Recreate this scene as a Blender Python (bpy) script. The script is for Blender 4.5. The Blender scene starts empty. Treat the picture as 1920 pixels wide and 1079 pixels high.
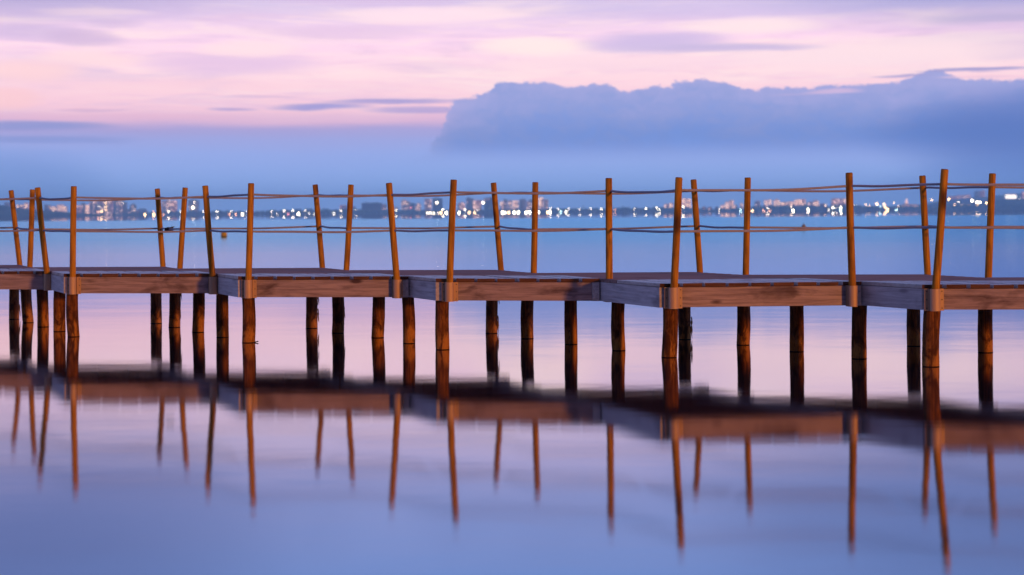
import bpy, math, random
from mathutils import Vector, Matrix
random.seed(7)
R = math.radians
scene = bpy.context.scene
col = scene.collection

# ------------------------------------------------------------------ camera
CAM_H, FPX, CX, HY, ROLL = 1.5, 3000.0, 960.0, 398.2, math.atan(0.0065)
cam = bpy.data.cameras.new('camera')
cam.sensor_width = 36.0
cam.lens = 36.0 * FPX / 1920.0
cam.shift_y = -(539.5 - HY) / 1920.0
cam.clip_start, cam.clip_end = 0.1, 40000.0
cam.dof.use_dof = True
cam.dof.focus_distance = 17.5
cam.dof.aperture_fstop = 1.75
camo = bpy.data.objects.new('camera', cam)
col.objects.link(camo)
camo.location = (0, 0, CAM_H)
camo.matrix_world = Matrix.Translation((0, 0, CAM_H)) @ Matrix.Rotation(ROLL, 4, 'Y') @ Matrix.Rotation(R(90), 4, 'X')
scene.camera = camo

def unroll(u, v):
    c, s = math.cos(ROLL), math.sin(ROLL)
    return (u - CX) * c - (v - HY) * s, (v - HY) * c + (u - CX) * s
def at(u, v, Y):
    "world point at distance Y whose direction was measured on the survey photograph"
    a, d = unroll(u, v)
    return Vector((a / FPX * Y, Y, CAM_H - d / FPX * Y))
def atF(u, v, F): return at(u, v, FPX * CAM_H / F)

def lin(r, g, b, a=1.0):
    f = lambda c: (c / 255 / 12.92) if c / 255 <= 0.04045 else ((c / 255 + 0.055) / 1.055) ** 2.4
    return (f(r), f(g), f(b), a)

scene.render.engine = 'CYCLES'
scene.view_settings.view_transform = 'Standard'
scene.view_settings.look = 'None'
scene.view_settings.exposure = 0.0
scene.view_settings.gamma = 1.0
scene.cycles.use_denoising = True
scene.cycles.max_bounces = 6
scene.cycles.volume_bounces = 1
scene.cycles.caustics_reflective = True
scene.cycles.blur_glossy = 1.0
scene.cycles.caustics_refractive = False
scene.cycles.sample_clamp_indirect = 2.5

# ------------------------------------------------------------------ node helper
class NT:
    def __init__(s, tree):
        s.t = tree; s.n = tree.nodes; s.l = tree.links
    def node(s, kind, **kw):
        n = s.n.new(kind)
        for k, v in kw.items(): setattr(n, k, v)
        return n
    def put(s, sock, v):
        if hasattr(v, 'is_output'): s.l.new(v, sock)
        elif v is not None: sock.default_value = v
    def m(s, op, a, b=None, c=None, clamp=False):
        n = s.node('ShaderNodeMath', operation=op, use_clamp=clamp)
        for i, v in enumerate((a, b, c)):
            if v is not None: s.put(n.inputs[i], v)
        return n.outputs[0]
    def ss(s, x, lo, hi, a=0.0, b=1.0):
        n = s.node('ShaderNodeMapRange', interpolation_type='SMOOTHSTEP')
        for i, v in enumerate((x, lo, hi, a, b)): s.put(n.inputs[i], v)
        return n.outputs[0]
    def mix(s, f, a, b, mode='MIX'):
        n = s.node('ShaderNodeMix', data_type='RGBA', blend_type=mode)
        s.put(n.inputs[0], f); s.put(n.inputs[6], a); s.put(n.inputs[7], b)
        return n.outputs[2]
    def comb(s, x, y, z):
        n = s.node('ShaderNodeCombineXYZ')
        for i, v in enumerate((x, y, z)): s.put(n.inputs[i], v)
        return n.outputs[0]
    def noise(s, vec, scale, detail=3, rough=0.5, dist=0.0):
        n = s.node('ShaderNodeTexNoise')
        s.put(n.inputs['Vector'], vec); s.put(n.inputs['Scale'], scale)
        s.put(n.inputs['Detail'], detail); s.put(n.inputs['Roughness'], rough); s.put(n.inputs['Distortion'], dist)
        return n.outputs[0]
    def ramp(s, x, stops, interp='LINEAR'):
        n = s.node('ShaderNodeValToRGB'); n.color_ramp.interpolation = interp
        e = n.color_ramp.elements
        while len(e) < len(stops): e.new(0.5)
        for i, (p, c) in enumerate(stops): e[i].position = p; e[i].color = c
        s.put(n.inputs[0], x)
        return n.outputs[0]

# ------------------------------------------------------------------ world: dusk sky
world = bpy.data.worlds.new('World')
scene.world = world
world.use_nodes = True
W = NT(world.node_tree)
for n in list(W.n): W.n.remove(n)
tc = W.node('ShaderNodeTexCoord')
sx = W.node('ShaderNodeSeparateXYZ'); W.l.new(tc.outputs['Generated'], sx.inputs[0])
dx, dy, dz = sx.outputs
hyp = W.m('SQRT', W.m('ADD', W.m('MULTIPLY', dx, dx), W.m('ADD', W.m('MULTIPLY', dy, dy), 1e-6)))
E = W.m('MULTIPLY', W.m('DIVIDE', dz, hyp), FPX)         # elevation measure
A = W.m('MULTIPLY', W.m('ARCTAN2', dx, dy), FPX)         # azimuth measure
def sky_ae(u, v):
    a, d = unroll(u, v)
    return FPX * math.atan(a / FPX), -d / math.sqrt(1 + (a / FPX) ** 2)
# streaky long-exposure noises
n1 = W.noise(W.comb(W.m('MULTIPLY', A, 0.0022), W.m('MULTIPLY', E, 0.017), 3.1), 1.0, 4, 0.55, 0.6)
n2 = W.noise(W.comb(W.m('MULTIPLY', A, 0.0045), W.m('MULTIPLY', E, 0.05), 9.7), 1.0, 4, 0.55, 0.4)
n3 = W.noise(W.comb(W.m('MULTIPLY', A, 0.0016), W.m('MULTIPLY', E, 0.0075), 5.3), 1.0, 3, 0.5, 0.5)
w1 = W.m('SUBTRACT', n1, 0.5); w2 = W.m('SUBTRACT', n2, 0.5); w3 = W.m('SUBTRACT', n3, 0.5)
Ew = W.m('ADD', E, W.m('ADD', W.m('MULTIPLY', w3, 34.0), W.m('MULTIPLY', w2, 16.0)))
EM = 1500.0
base = W.ramp(W.m('DIVIDE', Ew, EM), [(p / EM, c) for p, c in [
    (0, lin(160, 197, 255)), (50, lin(164, 195, 254)), (105, lin(168, 187, 247)), (138, lin(174, 180, 236)),
    (160, lin(186, 172, 222)), (176, lin(232, 190, 218)), (200, lin(252, 208, 220)), (262, lin(255, 222, 230)),
    (315, lin(250, 216, 240)), (355, lin(232, 206, 237)), (395, lin(210, 196, 232)), (440, lin(204, 194, 240)),
    (520, lin(166, 180, 242)), (700, lin(132, 172, 248)), (1000, lin(118, 148, 218)), (1500, lin(124, 142, 206))]])
band = W.m('MULTIPLY', W.ss(E, 172, 215), W.ss(E, 470, 360))
cream = W.m('MULTIPLY', W.ss(n1, 0.50, 0.72), band)
c = W.mix(W.m('MULTIPLY', cream, 0.75), base, lin(255, 231, 232))
n4 = W.noise(W.comb(W.m('MULTIPLY', A, 0.008), W.m('MULTIPLY', W.m('ADD', E, W.m('MULTIPLY', w1, 60.0)), 0.12), 6.6), 1.0, 5, 0.6, 0.3)
c = W.mix(W.m('MULTIPLY', W.m('MULTIPLY', W.ss(n4, 0.48, 0.72), band), 0.45), c, lin(255, 230, 232))
c = W.mix(W.m('MULTIPLY', W.m('MULTIPLY', W.ss(n4, 0.5, 0.3), band), 0.28), c, lin(214, 186, 220))
lil = W.m('MULTIPLY', W.ss(n1, 0.47, 0.30), band)
c = W.mix(W.m('MULTIPLY', lil, 0.40), c, lin(206, 184, 224))
lil2 = W.m('MULTIPLY', W.ss(n2, 0.52, 0.72), band)
c = W.mix(W.m('MULTIPLY', lil2, 0.35), c, lin(222, 188, 224))
# banks above the picture, seen only mirrored in the water
hi = W.m('MULTIPLY', W.ss(n3, 0.45, 0.65), W.ss(E, 400, 500))
c = W.mix(W.m('MULTIPLY', hi, 0.35), c, lin(112, 132, 196))
Aw = W.m('ADD', A, W.m('MULTIPLY', w1, 90.0))
Eb = W.m('ADD', E, W.m('MULTIPLY', w2, 20.0))
def blob(c, u, v, ru, rv, colr, k):
    a0, e0 = sky_ae(u, v)
    p = W.m('MULTIPLY', W.m('SUBTRACT', Aw, a0), 1.0 / ru)
    q = W.m('MULTIPLY', W.m('SUBTRACT', Eb, e0), 1.0 / rv)
    d = W.m('ADD', W.m('MULTIPLY', p, p), W.m('MULTIPLY', q, q))
    return W.mix(W.ss(d, 1.25, 0.0, 0.0, k), c, lin(*colr))
for b in [
    (150, 12, 260, 34, (204, 184, 228), .5), (1450, 8, 520, 30, (200, 188, 232), .6), (700, 5, 200, 14, (214, 190, 230), .6),
    (1860, 36, 130, 12, (198, 182, 216), .6), (1890, 92, 90, 26, (205, 186, 220), .7),
    (50, 62, 120, 18, (200, 180, 224), .65), (165, 72, 80, 18, (206, 182, 220), .8), (215, 45, 60, 8, (206, 184, 222), .5),
    (430, 120, 190, 26, (226, 196, 230), .8), (650, 60, 180, 14, (222, 194, 228), .6), (800, 125, 120, 14, (230, 200, 226), .5),
    (180, 25, 110, 9, (250, 224, 234), .6), (470, 92, 110, 18, (254, 226, 232), .8), (160, 110, 120, 20, (255, 222, 226), .8),
    (30, 135, 110, 24, (255, 216, 218), .85), (10, 185, 70, 20, (254, 208, 210), .8), (300, 160, 260, 16, (252, 212, 222), .6),
    (820, 30, 180, 18, (250, 224, 238), .8), (1000, 88, 140, 22, (255, 234, 232), .95), (1400, 50, 150, 20, (252, 230, 234), .9),
    (1650, 100, 330, 34, (250, 226, 232), .9), (1820, 70, 160, 14, (248, 226, 232), .7), (1150, 118, 240, 14, (250, 220, 230), .8),
    (900, 215, 1, 1, (0, 0, 0), 0),
    (1230, 82, 160, 24, (198, 184, 228), .85), (1390, 89, 170, 11, (198, 184, 224), .9),
    (428, 203, 50, 5, (184, 164, 212), .9), (600, 201, 110, 9, (160, 156, 214), .95), (735, 190, 140, 8, (164, 156, 212), .9),
    (790, 208, 110, 9, (172, 160, 214), .8), (170, 206, 70, 4, (212, 172, 208), .6), (480, 180, 90, 3, (212, 180, 216), .6),
    (70, 236, 150, 9, (146, 156, 214), .8), (60, 262, 180, 10, (134, 150, 212), .5), (200, 220, 300, 8, (240, 190, 212), .5),
    (20, 350, 200, 70, (110, 144, 208), .5), (-60, -190, 620, 230, (96, 116, 182), .62), (1980, -170, 700, 230, (98, 128, 196), .75)]:
    if b[5]: c = blob(c, *b)
# the cumulus bank
top = [(-300, 330), (700, 320), (735, 310), (800, 285), (818, 250), (828, 222), (842, 198), (858, 184), (884, 180), (905, 175), (922, 172), (928, 158), (945, 153), (975, 156),
       (1015, 154), (1045, 157), (1060, 163), (1085, 160), (1125, 157), (1150, 160), (1166, 171), (1215, 166), (1252, 161), (1262, 154),
       (1290, 151), (1318, 148), (1340, 154), (1378, 157), (1398, 167), (1440, 164), (1520, 162), (1640, 158), (1700, 150), (1722, 137), (1748, 130),
       (1775, 137), (1800, 146), (1860, 150), (1920, 147), (2100, 140)]
fc = W.node('ShaderNodeFloatCurve')
cu = fc.mapping.curves[0]
pts = []
for u, v in top:
    a, e = sky_ae(u, v)
    if -270 < a < 1190: pts.append(((a + 270) / 1460, e / 400))
while len(cu.points) < len(pts): cu.points.new(0.5, 0.5)
for p, (x, y) in zip(cu.points, pts): p.location = (x, y); p.handle_type = 'AUTO_CLAMPED'
fc.mapping.update()
puff = W.noise(W.comb(W.m('MULTIPLY', A, 0.03), W.m('MULTIPLY', E, 0.04), 1.7), 1.0, 5, 0.62)
W.put(fc.inputs[1], W.m('DIVIDE', W.m('ADD', W.m('ADD', A, W.m('MULTIPLY', W.m('SUBTRACT', puff, 0.5), 75.0)), 270.0), 1460.0, clamp=True))
puff2 = W.noise(W.comb(W.m('MULTIPLY', A, 0.075), W.m('MULTIPLY', E, 0.07), 8.1), 1.0, 3, 0.55)
topE = W.m('ADD', W.m('MULTIPLY', fc.outputs[0], 400.0), W.m('ADD', W.m('MULTIPLY', W.m('SUBTRACT', puff, 0.5), 20.0), W.m('MULTIPLY', W.m('SUBTRACT', puff2, 0.5), 13.0)))
dep = W.m('SUBTRACT', topE, E)
cm = W.m('MULTIPLY', W.m('MULTIPLY', W.ss(dep, -2.0, W.ss(A, -160, -40, 16.0, 4.0)), W.ss(A, -190, -60, 0.72, 1.0)), W.ss(E, 88, 138))
soft = W.m('ADD', W.m('MULTIPLY', W.noise(W.comb(W.m('MULTIPLY', A, 0.007), W.m('MULTIPLY', E, 0.018), 4.4), 1.0, 4, 0.55), 0.6), W.m('MULTIPLY', W.noise(W.comb(W.m('MULTIPLY', A, 0.028), W.m('MULTIPLY', E, 0.05), 2.4), 1.0, 4, 0.6, 0.8), 0.55))
cc = W.ramp(W.m('ADD', W.m('DIVIDE', dep, 160.0), W.m('MULTIPLY', W.m('SUBTRACT', soft, 0.575), 1.25)),
            [(0.0, lin(160, 166, 220)), (0.3, lin(143, 158, 216)), (0.62, lin(127, 153, 220)), (1.0, lin(124, 158, 230))])
c = W.mix(cm, c, cc)
for b in [(1840, 131, 110, 4, (148, 150, 206), .9), (1700, 142, 60, 3, (160, 158, 210), .8), (1840, 144, 90, 4, (236, 202, 220), .75),
          (1550, 172, 60, 4, (214, 188, 222), .8), (1480, 177, 60, 2.5, (190, 176, 220), .6),
          (1980, 250, 330, 95, (88, 118, 190), .85), (1960, 345, 300, 60, (104, 138, 208), .6)]:
    c = blob(c, *b)
glowk = W.ramp(W.m('DIVIDE', E, 1000.0), [(0.0, (.5, .5, .5, 1)), (0.15, (.5, .5, .5, 1)), (0.2, (.60, .565, .54, 1)), (0.40, (.60, .575, .54, 1)), (0.5, (.5, .5, .5, 1))])
c = W.mix(1.0, c, glowk, 'MULTIPLY'); c = W.mix(1.0, c, (2, 2, 2, 1), 'MULTIPLY')
# away from the afterglow the sky is dim dusk blue
rear = W.ss(dy, -0.75, 0.2)
c = W.mix(rear, (0.035, 0.045, 0.10, 1), c)
# keep below-horizon directions plain
c = W.mix(W.ss(E, -60, -5), lin(96, 120, 180), c)
nish = W.node('ShaderNodeTexSky', sky_type='NISHITA')
nish.sun_disc = False
nish.sun_elevation = R(1.0); nish.sun_rotation = R(200); nish.air_density = 2.0
c2 = W.mix(1.0, c, W.mix(1.0, nish.outputs[0], (0.012, 0.012, 0.012, 1), 'MULTIPLY'), 'ADD')
bg = W.node('ShaderNodeBackground'); W.put(bg.inputs[0], c2); bg.inputs[1].default_value = 1.0
wo = W.node('ShaderNodeOutputWorld'); W.l.new(bg.outputs[0], wo.inputs[0])

# ------------------------------------------------------------------ low warm light standing in for unseen shore street lamps, behind the viewer, right
sun = bpy.data.lights.new('sun', 'SUN')
sun.energy = 2.3; sun.angle = R(2.5); sun.color = (1.0, 0.37, 0.045)
street_light_obj = bpy.data.objects.new('sun', sun); col.objects.link(street_light_obj)
SAZ, SEL = R(34.5), R(5)
toward = Vector((math.sin(SAZ) * math.cos(SEL), -math.cos(SAZ) * math.cos(SEL), math.sin(SEL)))
street_light_obj.rotation_euler = toward.to_track_quat('Z', 'Y').to_euler()

# ------------------------------------------------------------------ materials
def new_mat(name):
    m = bpy.data.materials.new(name); m.use_nodes = True
    t = NT(m.node_tree)
    b = t.n['Principled BSDF']
    return m, t, b
def obj_xyz(t):
    tcn = t.node('ShaderNodeTexCoord'); s = t.node('ShaderNodeSeparateXYZ'); t.l.new(tcn.outputs['Object'], s.inputs[0])
    oi = t.node('ShaderNodeObjectInfo')
    r = t.m('MULTIPLY', oi.outputs['Random'], 37.0)
    return s.outputs[0], s.outputs[1], s.outputs[2], r
def bump(t, b, h, strength, dist=0.01):
    n = t.node('ShaderNodeBump'); n.inputs['Strength'].default_value = strength; n.inputs['Distance'].default_value = dist
    t.put(n.inputs['Height'], h); t.l.new(n.outputs[0], b.inputs['Normal'])
def wood(name, grain, ca, cb, cdark, rough=0.75, spec=0.3, stain=0.5, knots=0.0, seed=0.0):
    "grain: index of the axis the fibres run along"
    m, t, b = new_mat(name)
    x, y, z, r = obj_xyz(t)
    sc = [14.0, 14.0, 14.0]; sc[grain] = 0.9
    vec = t.comb(t.m('ADD', t.m('MULTIPLY', x, sc[0]), r), t.m('MULTIPLY', y, sc[1]), t.m('ADD', t.m('MULTIPLY', z, sc[2]), seed))
    g = t.noise(vec, 2.2, 6, 0.65, 0.4)
    lo = [3.0, 3.0, 3.0]; lo[grain] = 1.1
    vec2 = t.comb(t.m('ADD', t.m('MULTIPLY', x, lo[0]), r), t.m('MULTIPLY', y, lo[1]), t.m('MULTIPLY', z, lo[2]))
    s = t.noise(vec2, 1.6, 4, 0.6, 0.3)
    c = t.mix(t.ss(g, 0.3, 0.7), ca, cb)
    c = t.mix(t.ss(s, 0.5, 0.72, 0, stain), c, cdark)
    c = t.mix(t.ss(g, 0.38, 0.28, 0, 0.6), c, cdark)
    if knots:
        vo = t.node('ShaderNodeTexVoronoi'); kv = [5.0, 5.0, 5.0]; kv[grain] = 1.7
        t.put(vo.inputs['Vector'], t.comb(t.m('ADD', t.m('MULTIPLY', x, kv[0]), r), t.m('MULTIPLY', y, kv[1]), t.m('MULTIPLY', z, kv[2])))
        vo.inputs['Scale'].default_value = 1.0
        c = t.mix(t.ss(vo.outputs['Distance'], 0.27 if grain == 2 else 0.17, 0.07, 0, knots), c, cdark)
    t.put(b.inputs['Base Color'], c)
    b.inputs['Roughness'].default_value = rough
    b.inputs['Specular IOR Level'].default_value = spec
    bump(t, b, g, 0.5, 0.006)
    return m
MAT = {}
MAT['post'] = wood('post_wood', 2, (0.23, 0.088, 0.006, 1), (0.56, 0.25, 0.018, 1), (0.07, 0.024, 0.004, 1), 0.6, 0.2, 0.75, 0.95)
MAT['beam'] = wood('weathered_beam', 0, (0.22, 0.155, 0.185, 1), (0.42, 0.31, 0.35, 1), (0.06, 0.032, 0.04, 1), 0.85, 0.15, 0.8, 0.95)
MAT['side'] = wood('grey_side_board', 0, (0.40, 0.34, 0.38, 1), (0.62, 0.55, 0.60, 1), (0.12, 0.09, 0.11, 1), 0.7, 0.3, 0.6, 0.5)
MAT['deck'] = wood('deck_boards', 1, (0.36, 0.32, 0.33, 1), (0.55, 0.50, 0.52, 1), (0.13, 0.09, 0.08, 1), 0.42, 0.5, 0.4, 0.3)
MAT['deckback'] = wood('deck_cross_boards', 0, (0.27, 0.16, 0.15, 1), (0.38, 0.23, 0.22, 1), (0.09, 0.05, 0.06, 1), 0.9, 0.02, 0.4, 0.3)
MAT['endgrain'] = wood('plank_ends', 0, (0.07, 0.03, 0.022, 1), (0.15, 0.07, 0.05, 1), (0.03, 0.012, 0.01, 1), 0.9, 0.1, 0.6)
MAT['joist'] = wood('joist_wood', 0, (0.24, 0.08, 0.045, 1), (0.36, 0.13, 0.07, 1), (0.02, 0.012, 0.01, 1), 0.9, 0.1, 0.6)
MAT['post_top'] = wood('post_top_wood', 2, (0.10, 0.04, 0.015, 1), (0.18, 0.08, 0.03, 1), (0.04, 0.015, 0.01, 1), 0.9, 0.1)
MAT['bark'] = wood('bark', 2, (0.14, 0.07, 0.03, 1), (0.26, 0.13, 0.05, 1), (0.04, 0.02, 0.01, 1), 0.95, 0.05, 0.5)
# piles: rough brown trunk, salt-pale and light-painted foot above a wet ring
m, t, b = new_mat('pile_wood')
x, y, z, r = obj_xyz(t)
g = t.noise(t.comb(t.m('ADD', t.m('MULTIPLY', x, 30.0), r), t.m('MULTIPLY', y, 30.0), t.m('MULTIPLY', z, 2.6)), 1.0, 6, 0.7, 0.8)
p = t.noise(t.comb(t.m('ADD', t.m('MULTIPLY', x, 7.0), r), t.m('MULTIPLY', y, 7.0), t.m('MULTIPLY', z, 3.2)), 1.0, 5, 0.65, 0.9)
c = t.mix(t.ss(g, 0.32, 0.68), (0.06, 0.020, 0.009, 1), (0.26, 0.09, 0.024, 1))
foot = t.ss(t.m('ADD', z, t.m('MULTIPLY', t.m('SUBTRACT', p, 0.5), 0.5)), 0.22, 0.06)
c = t.mix(t.m('MULTIPLY', foot, 0.7), c, (0.50, 0.21, 0.05, 1))  # tidal-salt pallor, plus light reaching below the deck's shade painted in
fg = t.noise(t.comb(t.m('ADD', t.m('MULTIPLY', x, 55.0), r), t.m('MULTIPLY', y, 55.0), t.m('MULTIPLY', z, 9.0)), 1.0, 5, 0.7, 1.6)
c = t.mix(t.ss(fg, 0.52, 0.64, 0, 0.7), c, (0.03, 0.010, 0.006, 1))
c = t.mix(t.ss(p, 0.47, 0.6, 0, 0.85), c, (0.05, 0.016, 0.008, 1))
c = t.mix(t.ss(z, 0.010, 0.005), c, (0.008, 0.005, 0.004, 1))
t.put(b.inputs['Base Color'], c); b.inputs['Roughness'].default_value = 0.85; b.inputs['Specular IOR Level'].default_value = 0.15
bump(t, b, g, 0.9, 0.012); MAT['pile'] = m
# galvanised bracket
m, t, b = new_mat('galvanised_steel')
x, y, z, r = obj_xyz(t)
g = t.noise(t.comb(t.m('MULTIPLY', x, 60.0), t.m('MULTIPLY', y, 60.0), t.m('ADD', t.m('MULTIPLY', z, 5.0), r)), 1.0, 4, 0.6)
t.put(b.inputs['Base Color'], t.mix(g, (0.40, 0.24, 0.16, 1), (0.53, 0.33, 0.23, 1)))
b.inputs['Metallic'].default_value = 0.12; b.inputs['Roughness'].default_value = 0.55; MAT['steel'] = m
m, t, b = new_mat('screw_steel'); b.inputs['Base Color'].default_value = (0.05, 0.04, 0.04, 1); b.inputs['Roughness'].default_value = 0.6; MAT['screw'] = m
# rope
m, t, b = new_mat('rope_fibre')
x, y, z, r = obj_xyz(t)
g = t.noise(t.comb(x, y, z), 60.0, 3, 0.6)
t.put(b.inputs['Base Color'], t.mix(g, (0.22, 0.20, 0.27, 1), (0.46, 0.43, 0.54, 1)))
b.inputs['Roughness'].default_value = 0.9; b.inputs['Specular IOR Level'].default_value = 0.1; MAT['rope'] = m
m, t, b = new_mat('frayed_rope'); b.inputs['Base Color'].default_value = (0.06, 0.045, 0.04, 1); b.inputs['Roughness'].default_value = 0.95; MAT['fray'] = m
# water
m, t, b = new_mat('water_surface')
gm = t.node('ShaderNodeNewGeometry'); s = t.node('ShaderNodeSeparateXYZ'); t.l.new(gm.outputs['Position'], s.inputs[0])
px_, py_, pz_ = s.outputs
big = t.noise(t.comb(t.m('MULTIPLY', px_, 0.006), t.m('MULTIPLY', py_, 0.02), 0.0), 1.0, 3, 0.5)
yy = t.m('ADD', py_, t.m('MULTIPLY', t.m('SUBTRACT', big, 0.5), t.m('MULTIPLY', py_, 0.25)))
near = t.ss(yy, 26.0, 60.0, 0.077, 0.135)                # calm by the pier, a breeze further out
calm = t.ss(yy, 385.0, 415.0)                          # glassy strip under the far shore
rough = t.m('MULTIPLY', near, t.m('SUBTRACT', 1.0, t.m('MULTIPLY', calm, 0.97)))
gl = t.node('ShaderNodeBsdfGlossy', distribution='BECKMANN')
t.put(gl.inputs['Roughness'], rough)
streak = t.noise(t.comb(t.m('MULTIPLY', px_, 0.03), t.m('MULTIPLY', py_, 0.22), 7.0), 1.0, 4, 0.6)
breeze = t.m('MULTIPLY', t.m('MULTIPLY', t.ss(yy, 24.0, 110.0), t.m('SUBTRACT', 1.0, calm)), t.m('MULTIPLY_ADD', streak, 0.9, 0.5), clamp=True)
t.put(gl.inputs['Color'], t.mix(breeze, (1.0, 0.965, 0.985, 1), (0.60, 0.94, 1.0, 1)))
nz1 = t.noise(t.comb(t.m('MULTIPLY', px_, 1.1), t.m('MULTIPLY', py_, 1.6), 0.0), 1.0, 2, 0.5)
nz2 = t.noise(t.comb(t.m('MULTIPLY', px_, 0.25), t.m('MULTIPLY', py_, 0.5), 2.0), 1.0, 2, 0.5)
bn = t.node('ShaderNodeBump'); bn.inputs['Distance'].default_value = 1.0
bn.inputs['Strength'].default_value = 1.0
t.put(bn.inputs['Height'], t.m('ADD', t.m('MULTIPLY', nz1, 0.0011), t.m('MULTIPLY', nz2, t.m('MULTIPLY', t.m('SUBTRACT', 1.0, calm), 0.0032))))
t.l.new(bn.outputs[0], gl.inputs['Normal'])
df = t.node('ShaderNodeBsdfDiffuse'); df.inputs['Color'].default_value = (0.008, 0.010, 0.018, 1)
fr = t.node('ShaderNodeFresnel'); fr.inputs['IOR'].default_value = 1.33
fac = t.m('MULTIPLY_ADD', fr.outputs[0], 0.46, 0.53, clamp=True)
mx = t.node('ShaderNodeMixShader'); t.put(mx.inputs[0], fac); t.l.new(df.outputs[0], mx.inputs[1]); t.l.new(gl.outputs[0], mx.inputs[2])
t.l.new(mx.outputs[0], t.n['Material Output'].inputs['Surface']); MAT['water'] = m

def plain(name, c1, c2=None, scale=0.05, rough=0.9):
    m, t, b = new_mat(name)
    if c2 is not None:
        tcn = t.node('ShaderNodeTexCoord')
        t.put(b.inputs['Base Color'], t.mix(t.ss(t.noise(tcn.outputs['Object'], scale, 4, 0.6), 0.35, 0.65), c1, c2))
    else: b.inputs['Base Color'].default_value = c1
    b.inputs['Roughness'].default_value = rough; b.inputs['Specular IOR Level'].default_value = 0.1
    MAT[name] = m; return m
def glow(name, c, k):
    m, t, b = new_mat(name)
    b.inputs['Base Color'].default_value = (0.6, 0.6, 0.6, 1)
    b.inputs['Emission Color'].default_value = c; b.inputs['Emission Strength'].default_value = k
    m.cycles.emission_sampling = 'NONE'
    MAT[name] = m; return m
plain('foliage', (0.02, 0.04, 0.02, 1), (0.05, 0.08, 0.035, 1), 0.08)
plain('trunk', (0.06, 0.045, 0.03, 1))
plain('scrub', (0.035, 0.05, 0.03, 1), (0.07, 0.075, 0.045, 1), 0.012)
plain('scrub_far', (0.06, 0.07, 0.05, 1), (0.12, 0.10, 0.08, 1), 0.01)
plain('shore_ground', (0.06, 0.055, 0.045, 1), (0.10, 0.09, 0.07, 1), 0.03)
plain('wall_dark', (0.045, 0.05, 0.06, 1), (0.07, 0.075, 0.085, 1), 0.06)
plain('wall_blue', (0.14, 0.15, 0.18, 1), (0.20, 0.21, 0.24, 1), 0.06)
plain('wall_pale', (0.52, 0.50, 0.52, 1), (0.62, 0.60, 0.60, 1), 0.06)
plain('wall_pink', (0.60, 0.40, 0.40, 1), (0.72, 0.50, 0.48, 1), 0.06)
plain('wall_cream', (0.74, 0.66, 0.58, 1), (0.84, 0.76, 0.68, 1), 0.06)
plain('glass_dark', (0.02, 0.025, 0.035, 1), None, rough=0.3)
plain('roof_tile', (0.25, 0.12, 0.08, 1), (0.32, 0.16, 0.11, 1), 0.2)
plain('metal_pole', (0.12, 0.12, 0.13, 1))
glow('facade_glow_warm', (1.0, 0.62, 0.40, 1), 2.9)  # glowing panes stand in for the lit brightness of whole facades
glow('facade_glow_dim', (1.0, 0.55, 0.42, 1), 1.5)
glow('lamp_white', (1.0, 0.85, 0.55, 1), 28.0)
glow('lamp_warm', (1.0, 0.60, 0.22, 1), 24.0)
glow('lamp_orange', (1.0, 0.42, 0.16, 1), 14.0)
glow('lamp_red', (1.0, 0.22, 0.16, 1), 7.0)
glow('lamp_blue', (0.25, 0.35, 1.0, 1), 9.0)
glow('lamp_cyan', (0.62, 1.0, 0.92, 1), 20.0)
plain('buoy_yellow', (0.50, 0.30, 0.02, 1), (0.38, 0.24, 0.03, 1), 9.0, 0.5)
plain('buoy_dull', (0.30, 0.24, 0.14, 1), (0.20, 0.17, 0.11, 1), 9.0, 0.6)
plain('algae', (0.03, 0.04, 0.02, 1))

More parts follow.
